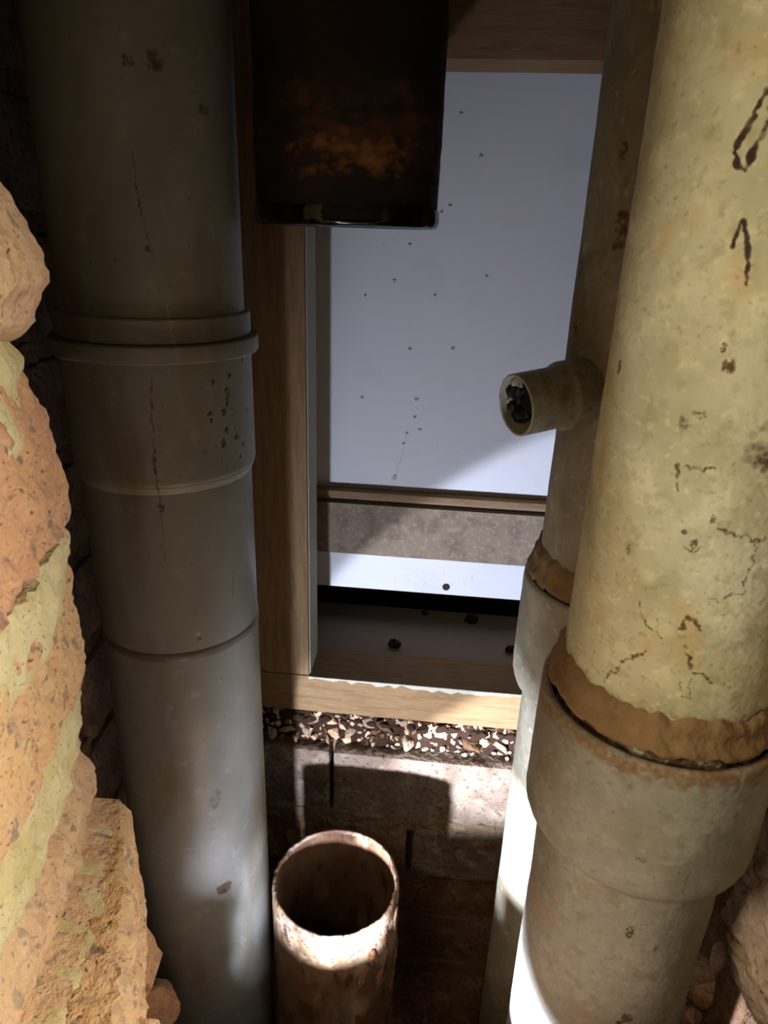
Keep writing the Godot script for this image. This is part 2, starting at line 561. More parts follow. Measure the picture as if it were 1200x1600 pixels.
func build_front_wall() -> void:
	var s := struct("wall_front", "broken brick wall framing the hole, orange clay and pale mortar at left", "wall")
	var le := []
	for p in LEFT_EDGE:
		le.append(Vector2(p[0], p[1]))
	var re := []
	for p in RIGHT_EDGE:
		re.append(Vector2(p[0], p[1]))
	# kind, top, bottom, how far it stands proud, how far the room side lies back
	var left := [["brick", 1.337, 1.25, 0.0, 0.02], ["mortar", 1.25, 1.228, -0.003, 0.02],
		["brick", 1.228, 1.152, 0.002, 0.016], ["mortar", 1.152, 1.139, 0.0045, 0.018, 0.032], ["brick", 1.139, 1.062, 0.003, 0.02], ["mortar", 1.060, 1.042, 0.0045, 0.021, 0.026],
		["brick", 1.043, 0.968, 0.002, 0.022], ["mortar", 0.968, 0.933, 0.0045, 0.022, 0.012], ["brick", 0.931, 0.8835, 0.002, 0.022],
		["brick", 0.8825, 0.782, 0.0, 0.050], ["mortar", 0.887, 0.8815, 0.003, 0.0225], ["mortar", 0.782, 0.755, 0.001, 0.042, 0.045], ["brick", 0.755, 0.675, 0.0, 0.045], ["mortar", 0.675, 0.655, 0.0, 0.022], ["brick", 0.655, 0.60, 0.0, 0.02]]
	var k := 0
	for c in left:
		k += 1
		part(c[0], broken_course(le, c[1], c[2], c[3], -c[4], -0.34, -1.0, k, 0.005, [M.clay, M.clay_pale, M.clay_rosy][k % 3] if c[0] == "brick" else M.mortar, c[5] if c.size() > 5 else 0.0), s)
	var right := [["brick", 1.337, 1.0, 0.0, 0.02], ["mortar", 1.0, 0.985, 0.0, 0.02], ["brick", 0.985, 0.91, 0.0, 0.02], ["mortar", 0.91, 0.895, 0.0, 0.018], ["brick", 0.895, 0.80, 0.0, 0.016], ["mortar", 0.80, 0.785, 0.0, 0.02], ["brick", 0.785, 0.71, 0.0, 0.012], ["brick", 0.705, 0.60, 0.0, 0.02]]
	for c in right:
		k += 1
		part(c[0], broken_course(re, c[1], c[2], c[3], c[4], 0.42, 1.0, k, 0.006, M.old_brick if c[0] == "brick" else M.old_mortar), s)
	# the unbroken wall round the hole
	slab("wall_face", Vector3(-1.6, 0, -0.31), Vector3(-0.325, 2.4, -0.165), M.plaster, s)
	slab("wall_face", Vector3(0.405, 0, -0.31), Vector3(1.6, 2.4, -0.165), M.plaster, s)
	slab("wall_face", Vector3(-0.325, 1.335, -0.31), Vector3(0.405, 2.4, -0.165), M.plaster, s)
	slab("wall_face", Vector3(-0.325, 0, -0.31), Vector3(0.405, 0.61, -0.165), M.plaster, s)
	# the ragged bottom of the hole, below the picture; two added pieces in it shape the torch beam
	for b in [[-0.150, 0.653, 0.09, 0.094, 3], [-0.065, 0.633, 0.074, 0.066, 4], [0.085, 0.640, 0.22, 0.080, 5], [0.26, 0.645, 0.12, 0.09, 6]]:
		part("brick", worn_box(Vector3(b[2], b[3], 0.055), 0.006, 0.006, 0.003, 30.0, b[4], M.clay), s, Vector3(b[0], b[1], -0.222))
	part("brick", broken_bat([[-0.26, 0.69], [-0.26, 0.852], [-0.098, 0.850], [-0.101, 0.79], [-0.103, 0.755], [-0.107, 0.72], [-0.115, 0.69]], -0.210, -0.194, 7, M.clay), s)  # added unseen blocker, outlined to keep the torch off the left pipe
	part("brick", broken_bat([[-0.054, 0.855], [0.27, 0.858], [0.27, 0.68], [0.13, 0.68], [0.11, 0.701], [0.007, 0.7066], [-0.014, 0.7125], [-0.030, 0.7216], [-0.045, 0.7374], [-0.053, 0.766]], -0.206, -0.194, 8, M.clay), s)  # added unseen blocker, outlined to hold the beam off the cream pipe

# a piece of brick broken to an outline, with uneven edges
func broken_bat(outline: Array, z0: float, z1: float, sd: int, m: Material, ragged := 0.002) -> ArrayMesh:
	var pts := PackedVector2Array()
	for k in outline.size():
		var a := Vector2(outline[k][0], outline[k][1])
		var b := Vector2(outline[(k + 1) % outline.size()][0], outline[(k + 1) % outline.size()][1])
		var n := maxi(1, int(a.distance_to(b) / 0.004))
		for i in n:
			var p := a.lerp(b, float(i) / n)
			pts.append(p + Vector2(fbm.get_noise_3d(p.x * 90.0, p.y * 90.0, sd), fbm.get_noise_3d(p.x * 90.0, p.y * 90.0, sd + 40.0)) * ragged)
	var g := Geo.new()
	var tri := Geometry2D.triangulate_polygon(pts)
	var turned := Geometry2D.is_polygon_clockwise(pts)
	for f in 2:
		var o := g.v.size()
		for p in pts:
			g.v.append(Vector3(p.x, p.y, z1 if f == 0 else z0))
			g.uv.append(p)
		for k in range(0, tri.size(), 3):
			var c := (pts[tri[k + 1]] - pts[tri[k]]).cross(pts[tri[k + 2]] - pts[tri[k]])
			var fl := (c > 0.0) == (f == 0)
			g.ix.append_array([o + tri[k], o + (tri[k + 2] if fl else tri[k + 1]), o + (tri[k + 1] if fl else tri[k + 2])])
	var ring := pts.size()
	g.grid(ring, 2, func(a: float, b: float) -> Vector3:
		var p := pts[int(round(a * ring)) % ring]
		return Vector3(p.x, p.y, lerpf(z1, z0, b)), turned)
	return g.mesh(m)

func build_back_wall() -> void:
	var s := struct("wall_back", "sooty brick courses across the far side of the shaft, below the timber sill", "wall", BACK_TURN)
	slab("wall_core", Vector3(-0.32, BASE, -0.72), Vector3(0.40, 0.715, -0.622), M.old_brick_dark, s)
	var l := 0.212
	# upper course
	part("brick", worn_box(Vector3(l, 0.089, 0.04), 0.004, 0.004, 0.0016, 45.0, 1, M.old_brick), s, Vector3(-0.21, 0.619, -0.620))
	part("brick", worn_box(Vector3(l + 0.01, 0.089, 0.04), 0.004, 0.003, 0.0016, 45.0, 2, M.old_brick), s, Vector3(0.011, 0.620, -0.618))
	part("brick", worn_box(Vector3(l, 0.089, 0.04), 0.004, 0.004, 0.0016, 45.0, 3, M.old_brick), s, Vector3(0.228, 0.619, -0.620))
	# crumbly bed under it
	part("mortar", worn_box(Vector3(0.66, 0.020, 0.04), 0.003, 0.004, 0.005, 70.0, 5, M.old_mortar), s, Vector3(0.02, 0.572, -0.616))
	# second course
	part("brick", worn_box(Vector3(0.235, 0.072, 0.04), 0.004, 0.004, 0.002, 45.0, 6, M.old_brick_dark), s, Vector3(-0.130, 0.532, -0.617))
	part("brick", worn_box(Vector3(0.105, 0.074, 0.04), 0.004, 0.004, 0.003, 45.0, 7, M.old_brick), s, Vector3(0.047, 0.531, -0.615))
	part("brick", worn_box(Vector3(0.20, 0.070, 0.04), 0.004, 0.003, 0.0015, 45.0, 8, M.old_brick_red), s, Vector3(0.205, 0.533, -0.621))
	# lower courses, set back
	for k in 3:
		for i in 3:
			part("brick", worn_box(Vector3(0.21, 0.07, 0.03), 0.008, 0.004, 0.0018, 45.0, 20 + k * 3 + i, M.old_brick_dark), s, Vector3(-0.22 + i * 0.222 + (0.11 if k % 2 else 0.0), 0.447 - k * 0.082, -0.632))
	# the stony bed that carries the timber sill
	var bed := thing("stony_bed", "dark loose bed of pebbles and earth between the timber sill and the bricks", "rubble", Vector3.ZERO, BACK_TURN)
	part("earth", worn_box(Vector3(0.66, 0.044, 0.07), 0.004, 0.006, 0.004, 60.0, 9, M.soil), bed, Vector3(0.02, 0.6885, -0.648))
	var kinds := []
	for k in 10:
		kinds.append(stone_mesh(Vector3(1.0, 0.62 + 0.05 * (k % 4), 0.7), 6, 9 + k % 4, 0.16, 100 + k, [M.pebble_grey, M.pebble_pale, M.pebble_brown, M.pebble_grey, M.pebble_pale][k % 5]))
	rng.seed = 77
	var placed := []
	var tries := 0
	while placed.size() < 240 and tries < 16000:
		tries += 1
		var r := rng.randf_range(0.0020, 0.0048) if placed.size() > 52 else rng.randf_range(0.0055, 0.0115)
		var p := Vector2(rng.randf_range(-0.235, 0.20), rng.randf_range(0.668, 0.712))
		if p.y + r > 0.7155 or p.y - r < 0.664:
			continue
		var ok := true
		for q in placed:
			if Vector2(q.x, q.y).distance_to(p) < (q.z + r) * 0.78:
				ok = false
				break
		if not ok:
			continue
		placed.append(Vector3(p.x, p.y, r))
		var o := part("stone", kinds[rng.randi() % kinds.size()], bed, Vector3(p.x, p.y, -0.6125 + rng.randf_range(-0.003, 0.003)), Vector3(rng.randf() * TAU, rng.randf() * TAU, rng.randf() * TAU))
		o.scale = Vector3(rng.randf_range(0.85, 1.3), rng.randf_range(0.75, 1.05), rng.randf_range(0.8, 1.1)) * r * 2.7
	build_clods(bed)

func build_clods(bed: Node3D) -> void:      # earth squeezed out under the sill
	for k in 26:
		var x := -0.20 + k * 0.0155 + rng.randf_range(-0.004, 0.004)
		var r := rng.randf_range(0.006, 0.011)
		part("clod", stone_mesh(Vector3(r * 1.6, r, r * 0.8), 6, 7, 0.3, 600 + k, M.soil), bed, Vector3(x, 0.7115 + rng.randf_range(-0.002, 0.001), -0.5955), Vector3(0, 0, rng.randf_range(-0.4, 0.4)))

func build_left_wall() -> void:
	var s := struct("wall_left", "rough dark brick side wall of the shaft seen behind the left pipe", "wall")
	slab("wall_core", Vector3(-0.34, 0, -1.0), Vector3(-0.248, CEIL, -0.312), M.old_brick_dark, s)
	var y := 0.36
	var k := 0
	while y < 1.5:
		for i in 4:
			k += 1
			var z := -0.37 - i * 0.150 - (0.075 if int(y / 0.08) % 2 else 0.0)
			part("brick", worn_box(Vector3(0.024, 0.066, 0.140), 0.006, 0.004, 0.003, 45.0, 40 + k, M.old_brick), s, Vector3(-0.247 + rng.randf_range(-0.002, 0.002), y, z))
		part("mortar", worn_box(Vector3(0.018, 0.014, 0.56), 0.006, 0.004, 0.005, 60.0, 90 + k, M.old_mortar), s, Vector3(-0.247, y + 0.04, -0.60))
		y += 0.08

func build_frame() -> void:
	var t := thing("timber_frame", "pale brown timber frame of post, sill and head round the white panel", "timber frame", Vector3.ZERO, BACK_TURN)
	var m: Material = M.wood_upright
	part("post", worn_box(Vector3(0.088, 0.86, 0.045), 0.03, 0.0012, 0.0004, 20.0, 1, m), t, Vector3(-0.1707, 1.193, -0.6225))
	part("sill", worn_box(Vector3(0.60, 0.046, 0.055), 0.02, 0.0012, 0.0005, 20.0, 2, M.wood_flat), t, Vector3(0.02, 0.7395, -0.6275))
	part("head", worn_box(Vector3(0.44, 0.16, 0.045), 0.03, 0.0012, 0.0004, 20.0, 3, M.wood_flat), t, Vector3(0.095, 1.404, -0.6225))
	var pale := mat("old_paint", Color(0.66, 0.65, 0.58), 0.7)
	var edge := []
	for k in 36:
		edge.append([-0.1267 + k * 0.0066, 0.7625])
	for k in 36:
		var q := 35 - k
		edge.append([-0.1267 + q * 0.0066, 0.7625 - clampf(0.0035 + 0.006 * fbm.get_noise_1d(q * 0.9), 0.0007, 0.011)])
	part("paint_edge", broken_bat(edge, -0.6005, -0.5988, 12, pale, 0.0004), t)
	part("paint_edge", worn_box(Vector3(0.0010, 0.56, 0.040), 0.01, 0.0003, 0.0, 1.0, 13, pale), t, Vector3(-0.1262, 1.043, -0.6235))
	# the dark shelf behind the sill
	var l := thing("ledge_board", "dark dusty board lying level behind the timber sill", "board", Vector3.ZERO, BACK_TURN)
	part("board", worn_box(Vector3(0.60, 0.022, 0.117), 0.03, 0.001, 0.0004, 20.0, 4, M.dark_board), l, Vector3(0.02, 0.744, -0.7145))
	var w := [["dark crumb of debris near the back right of the ledge", 0.1131, -0.7432, 0.017, 0.012], ["small dark crumb near the back of the ledge, under the white strip", 0.0564, -0.758, 0.009, 0.006], ["dark flat clump by the sill in the middle of the ledge", 0.0167, -0.682, 0.017, 0.010], ["dark clump at the right end of the ledge, beside the grey pipe", 0.1525, -0.6775, 0.012, 0.011]]
	for k in w.size():
		var o := MeshInstance3D.new()
		o.name = numbered("debris_clump")
		o.mesh = stone_mesh(Vector3(w[k][3], w[k][4], w[k][3] * 0.8), 8, 6, 0.35, 300 + k, M.soil)
		add_child(o, true)
		o.position = Vector3(w[k][1], 0.755 + w[k][4] * 0.38, w[k][2])
		tag(o, w[k][0], "debris", "crumbs on the ledge")

func build_panel() -> void:
	var c := Canvas.new(768, 1024, Color(0.83, 0.83, 0.84), 8)     # s -0.40..0.40, y 1.50..0.797
	c.layer(c.noise(0.01, 3, 81), 150, 240, Color(0.78, 0.78, 0.80), 0.4)
	c.layer(c.noise(0.16, 2, 82), 222, 245, Color(0.62, 0.60, 0.57), 0.5)
	c.relief(c.noise(0.2, 2, 83), 0.2)
	var dirt := Color(0.25, 0.20, 0.15)
	var px := func(s: float, y: float) -> Vector2: return Vector2((s + 0.40) / 0.80, (1.50 - y) / 0.703)
	for p in [[-0.0551, 0.9442, 4.0], [-0.0428, 0.998, 2.0], [-0.0339, 1.0368, 3.0], [-0.0343, 1.0167, 2.0], [-0.0458, 0.9852, 1.7], [0.0027, 1.093, 3.0], [-0.0435, 1.0895, 2.0], [-0.0196, 1.1459, 1.5], [-0.0631, 1.1581, 2.2], [0.0163, 1.2747, 2.2], [-0.0101, 1.2308, 1.5], [-0.0054, 1.3107, 1.3], [-0.018, 1.2248, 1.5], [-0.0287, 1.0025, 1.5], [0.0312, 1.1666, 1.4], [-0.0483, 1.1943, 1.4], [-0.094, 1.035, 1.6], [-0.0929, 1.143, 1.3]]:
		var q: Vector2 = px.call(p[0], p[1])
		c.blot(q.x, q.y, p[2], p[2] * 1.5, dirt, 0.9, 0.1, 8)
	for k in 34:
		c.blot(c.rng.randf_range(0.3, 0.75), c.rng.randf_range(0.15, 0.98), 0.8, 1.0, dirt, c.rng.randf_range(0.12, 0.4), 0.0, 1)
	c.stroke([px.call(-0.0551, 0.9442), px.call(-0.0466, 0.9701), px.call(-0.0428, 0.998)], 1.0, Color(0.45, 0.4, 0.35), 0.4, 0.0, 0.6)
	for k in 9:
		var q: Vector2 = px.call(-0.05 + k * 0.012, 0.815 + 0.006 * (k % 3))
		c.stroke([q, q + Vector2(c.rng.randf_range(-0.01, 0.01), 0.012)], 1.0, Color(0.6, 0.58, 0.6), 0.35, 0.0, 0.8)
	var m := mat("white_board", Color.WHITE, 0.55, c, 0.0, 0.0)
	var t := thing("white_panel", "flat white board with brown specks fixed behind the timber frame", "panel", Vector3.ZERO, BACK_TURN)
	var g := Geo.new()
	g.grid(1, 1, func(a: float, b: float) -> Vector3: return Vector3(-0.40 + a * 0.80, 1.50 - b * 0.703, -0.74), true)
	g.grid(1, 1, func(a: float, b: float) -> Vector3: return Vector3(-0.40 + a * 0.80, 0.797, -0.74 - b * 0.012), true, func(a: float, b: float) -> Vector2: return Vector2(a, 0.995))
	g.grid(1, 1, func(a: float, b: float) -> Vector3: return Vector3(-0.40 + a * 0.80, 1.50 - b * 0.703, -0.752), false)
	part("board", g.mesh(m), t)
	var sc := Geo.new()
	sc.lathe([Vector2(0.0046, 0.0), Vector2(0.0042, 0.0012), Vector2(0.0030, 0.0014), Vector2(0.0022, 0.0004), Vector2(0.0, 0.0003)], 20, 0.0, 0.002)
	part("screw", sc.mesh(mat("rusty_screw", Color(0.20, 0.11, 0.06), 0.7)), t, Vector3(0.0142, 0.8074, -0.7398), Vector3(PI / 2, 0, 0))
	# the void behind and below the panel
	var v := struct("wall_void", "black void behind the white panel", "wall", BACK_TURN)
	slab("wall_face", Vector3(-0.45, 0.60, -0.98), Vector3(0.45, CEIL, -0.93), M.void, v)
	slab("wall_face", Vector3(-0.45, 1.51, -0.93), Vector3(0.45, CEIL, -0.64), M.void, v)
	# the rail across it
	var r := thing("cross_rail", "grey brown fibre board rail running level across the white panel", "rail", Vector3.ZERO, BACK_TURN)
	part("face_board", worn_box(Vector3(0.62, 0.064, 0.012), 0.03, 0.0008, 0.0003, 20.0, 7, M.fibre), r, Vector3(0.02, 0.8805, -0.7335))
	part("back_board", worn_box(Vector3(0.62, 0.012, 0.004), 0.03, 0.0005, 0.0, 20.0, 8, M.dark_board), r, Vector3(0.02, 0.9175, -0.7375))
	part("capping", worn_box(Vector3(0.62, 0.007, 0.014), 0.03, 0.0008, 0.0003, 20.0, 9, M.wood_flat), r, Vector3(0.02, 0.9245, -0.7325))

func pipe_noise(amp: float, fa: float, fy: float, sd: float) -> Callable:
	return func(a: float, y: float) -> float:
		return amp * (fbm.get_noise_3dv(Vector3(cos(a) * fa, y * fy, sin(a) * fa + sd)) + 0.4 * rough.get_noise_3dv(Vector3(cos(a) * fa * 4.0 + sd, y * fy * 4.0, sin(a) * fa * 4.0)))

func rings(r: float, y1: float, y0: float, step: float) -> Array:
	var out := []
	var n := maxi(1, ceili((y1 - y0) / step))
	for k in n + 1:
		out.append(Vector2(r, lerpf(y1, y0, float(k) / n)))
	return out

func to_uv(pts: Array, y1: float, y0: float) -> Array:      # (turn, height) to texture coordinates
	var out := []
	for p in pts:
		out.append(Vector2(p[0], (y1 - p[1]) / (y1 - y0)))
	return out

func cream_cement(w: int, h: int, sd: int, base: Color) -> Canvas:
	var c := Canvas.new(w, h, base, sd)
	c.layer(c.noise(0.006, 4, sd + 1), 110, 200, base * Color(0.87, 0.86, 0.82), 0.8)
	c.layer(c.noise(0.014, 4, sd + 2), 145, 215, base * Color(1.10, 1.10, 1.10), 0.7, 0.05)
	c.layer(c.noise(0.022, 4, sd + 3), 170, 225, base * Color(0.80, 0.77, 0.68), 0.55, -0.05)
	c.layer(c.noise(0.008, 3, sd + 4), 175, 225, base * Color(1.0, 0.88, 0.76), 0.6)
	c.layer(c.noise(0.07, 3, sd + 5), 185, 225, base * Color(0.72, 0.68, 0.60), 0.45, -0.10)
	c.layer(c.noise(0.05, 4, sd + 8), 150, 215, base * Color(0.90, 0.89, 0.86), 0.6, -0.06)
	c.layer(c.noise(0.05, 4, sd + 9), 165, 225, base * Color(1.16, 1.15, 1.12), 0.5, 0.06)
	c.relief(c.noise(0.02, 4, sd + 6), 0.35)
	c.relief(c.noise(0.10, 3, sd + 7), 0.30)
	return c

func build_front_pipe() -> void:
	var y1 := 1.40
	var y0 := 0.94
	var c := cream_cement(768, 1024, 200, Color(0.79, 0.765, 0.62))
	var ink := Color(0.22, 0.15, 0.09)
	var crack := Color(0.38, 0.30, 0.20)
	var st := func(p: Array, wd: float, col: Color, a := 0.9, rl := -0.5, wob := 1.2) -> void: c.stroke(to_uv(p, y1, y0), wd, col, a, rl, wob)
	# the marks drawn on it: a loop and an arrow
	st.call([[0.349, 1.25], [0.355, 1.242], [0.360, 1.238], [0.364, 1.233], [0.357, 1.2285], [0.350, 1.227], [0.346, 1.232], [0.346, 1.235], [0.341, 1.238], [0.338, 1.242]], 6.0, ink, 0.9, -0.05, 0.8)
	st.call([[0.349, 1.25], [0.346, 1.253], [0.338, 1.252], [0.337, 1.246], [0.341, 1.24]], 5.0, ink, 0.7, -0.05, 0.9)
	st.call([[0.325, 1.187], [0.327, 1.192], [0.329, 1.197], [0.332, 1.201], [0.335, 1.204], [0.342, 1.21]], 4.5, ink, 0.95, -0.05, 0.5)
	st.call([[0.346, 1.201], [0.346, 1.2055], [0.342, 1.2105], [0.337, 1.2075]], 4.5, ink, 0.95, -0.05, 0.5)
	# cracks
	st.call([[0.401, 0.99], [0.392, 0.996], [0.384, 1.0], [0.376, 1.006], [0.369, 1.009], [0.35, 1.018]], 4.0, crack, 0.9, -0.7, 2.0)
	st.call([[0.289, 1.035], [0.300, 1.040], [0.308, 1.04], [0.316, 1.033]], 5.0, crack, 0.9, -0.7, 2.0)
	st.call([[0.356, 1.109], [0.353, 1.111], [0.335, 1.1115], [0.314, 1.113]], 4.0, crack, 0.8, -0.5, 1.5)
	st.call([[0.356, 1.112], [0.356, 1.106], [0.351, 1.10]], 4.0, crack, 0.8, -0.5, 1.2)
	st.call([[0.300, 1.088], [0.287, 1.085], [0.276, 1.0835], [0.264, 1.084], [0.250, 1.082], [0.236, 1.083]], 3.5, crack, 0.9, -0.6, 2.0)
	st.call([[0.250, 1.082], [0.247, 1.07], [0.252, 1.06]], 3.0, crack, 0.7, -0.5, 2.0)
	st.call([[0.371, 1.041], [0.364, 1.035], [0.357, 1.031], [0.347, 1.029]], 2.5, crack, 0.8, -0.5, 1.0)
	st.call([[0.287, 1.052], [0.276, 1.051], [0.265, 1.054], [0.246, 1.057]], 2.5, crack, 0.75, -0.5, 1.4)
	st.call([[0.304, 1.025], [0.300, 1.021], [0.294, 1.02], [0.29, 1.014]], 5.0, crack, 0.85, -0.6, 1.5)
	st.call([[0.285, 1.011], [0.275, 1.013], [0.266, 1.009], [0.259, 1.006]], 4.0, crack, 0.85, -0.6, 1.6)
	st.call([[0.298, 1.005], [0.294, 0.998], [0.281, 0.997], [0.289, 1.004], [0.283, 1.012]], 2.0, crack, 0.7, -0.4, 1.0)
	st.call([[0.345, 1.036], [0.34, 1.028], [0.333, 1.026]], 2.2, crack, 0.7, -0.4, 1.0)
	st.call([[0.330, 1.075], [0.318, 1.073], [0.31, 1.077]], 2.2, crack, 0.6, -0.4, 1.0)
	for p in [[0.477, 1.147, 5.0, 10.0, 0.8], [0.325, 1.156, 8.0, 7.0, 0.8], [0.334, 1.163, 3.0, 6.0, 0.7], [0.271, 1.124, 16.0, 26.0, 0.30], [0.262, 1.118, 12.0, 10.0, 0.7], [0.32, 1.077, 4.0, 7.0, 0.8], [0.334, 1.082, 3.0, 3.0, 0.8], [0.305, 1.09, 3.0, 6.0, 0.7], [0.40, 1.065, 3.0, 8.0, 0.5], [0.362, 1.13, 6.0, 8.0, 0.3], [0.345, 1.135, 9.0, 5.0, 0.3]]:
		c.blot(p[0], (y1 - p[1]) / (y1 - y0), p[2], p[3], Color(0.35, 0.26, 0.17), p[4], -0.2, 26)
	var brown := Color(0.48, 0.35, 0.215)
	for k in 240:                                       # darker brown band on the end inside the socket
		c.blot(k / 240.0, (y1 - c.rng.randf_range(0.945, 0.973)) / (y1 - y0), 14.0, 14.0, Color(0.33, 0.23, 0.14), 0.6, 0.0, 12)
	for k in 120:                                       # rusty run-off just over the joint
		var u := k / 120.0
		c.blot(u, (y1 - 0.980 + c.rng.randf_range(-0.006, 0.003)) / (y1 - y0), 16.0, 9.0, brown, 0.22, 0.0, 14)
	var m := mat("cream_cement", Color.WHITE, 0.80, c, 0.0, 0.08)
	c = cream_cement(768, 768, 230, Color(0.58, 0.565, 0.515))       # y 0.962 .. 0.55
	var sy1 := 0.962
	var sy0 := 0.55
	for k in 160:
		c.blot(k / 160.0, c.rng.randf_range(0.0, 0.024), 20.0, 10.0, brown, 0.34, 0.0, 16)
	for p in [[0.287, 0.834, 5.0, 11.0, 0.9], [0.241, 0.823, 3.0, 10.0, 0.6], [0.258, 0.76, 9.0, 9.0, 0.5], [0.27, 0.755, 5.0, 4.0, 0.8], [0.30, 0.90, 8.0, 4.0, 0.3]]:
		c.blot(p[0], (sy1 - p[1]) / (sy1 - sy0), p[2], p[3], Color(0.22, 0.17, 0.12), p[4], -0.3, 24)
	c.stroke([Vector2(0.235, 0.13), Vector2(0.24, 0.17), Vector2(0.243, 0.195), Vector2(0.235, 0.205), Vector2(0.215, 0.205)], 2.5, Color(0.42, 0.37, 0.30), 0.7, -0.4, 1.0)
	var ms := mat("grey_cement", Color.WHITE, 0.82, c, 0.0, 0.075)
	c = Canvas.new(256, 256, Color(0.53, 0.42, 0.285), 9)
	c.layer(c.noise(0.03, 4, 91), 120, 210, Color(0.43, 0.325, 0.205), 0.8)
	c.layer(c.noise(0.06, 4, 92), 150, 220, Color(0.60, 0.46, 0.30), 0.7)
	c.relief(c.noise(0.08, 4, 93), 0.9)
	var mc := mat("joint_compound", Color.WHITE, 0.9, c, 9.0, 0.08)

	var t := thing("cement_pipe", "large cream drain pipe with drawn arrow, cracks and brown socket joint at right", "pipe", Vector3(0.163, BASE, -0.33))
	var dn := Vector3(0, -BASE, 0)
	var g := Geo.new()
	g.lathe(rings(0.0562, CEIL, 0.945, 0.006), 128, y1, y0, pipe_noise(0.0006, 2.0, 14.0, 3.0))
	part("spigot_pipe", g.mesh(m), t, dn)
	part("joint_compound", joint_mesh(0.0565, 0.0632, 0.985, 0.9632, mc, 1.0), t, dn)
	g = Geo.new()
	var prof := [Vector2(0.058, 0.945), Vector2(0.0600, 0.955), Vector2(0.0618, 0.9600), Vector2(0.0650, 0.9612), Vector2(0.0665, 0.9595)]
	prof.append_array(rings(0.0668, 0.956, 0.878, 0.005))
	prof.append_array([Vector2(0.0655, 0.873), Vector2(0.0610, 0.867), Vector2(0.0572, 0.8635), Vector2(0.0562, 0.860)])
	g.lathe(prof, 128, sy1, sy0, pipe_noise(0.0008, 2.0, 20.0, 7.0))
	part("socket", g.mesh(ms), t, dn)
	g = Geo.new()
	g.lathe(rings(0.0560, 0.866, BASE, 0.006), 128, sy1, sy0, pipe_noise(0.0008, 2.0, 14.0, 9.0))
	part("lower_pipe", g.mesh(ms), t, dn)

# a ragged fillet of compound in the mouth of a socket
func joint_mesh(r0: float, r1: float, y1: float, y0: float, m: Material, sd: float) -> ArrayMesh:
	var g := Geo.new()
	var seg := 160
	g.grid(seg, 14, func(a: float, b: float) -> Vector3:
		var an := -PI / 2 + TAU * a
		var e := fbm.get_noise_3dv(Vector3(cos(an) * 4.0, sin(an) * 4.0, sd * 5.0))
		var f := rough.get_noise_3dv(Vector3(cos(an) * 14.0, sin(an) * 14.0, b * 3.0 + sd))
		var top := y1 + e * 0.006
		var bot := y0 + 0.0006 + maxf(0.0, e + 0.15) * 0.006 + f * 0.0016
		var r: float
		var y: float
		if b < 0.75:
			var q := b / 0.75
			r = lerpf(r0, r1, pow(q, 0.6)) + f * 0.0011 + 0.0007 * sin(q * 9.0)
			y = lerpf(top, bot, q)
		else:
			var q := (b - 0.75) / 0.25
			r = lerpf(r1, r0, q)
			y = bot - 0.0005 * q
		return Vector3(r * cos(an), y, r * sin(an)))
	return g.mesh(m)

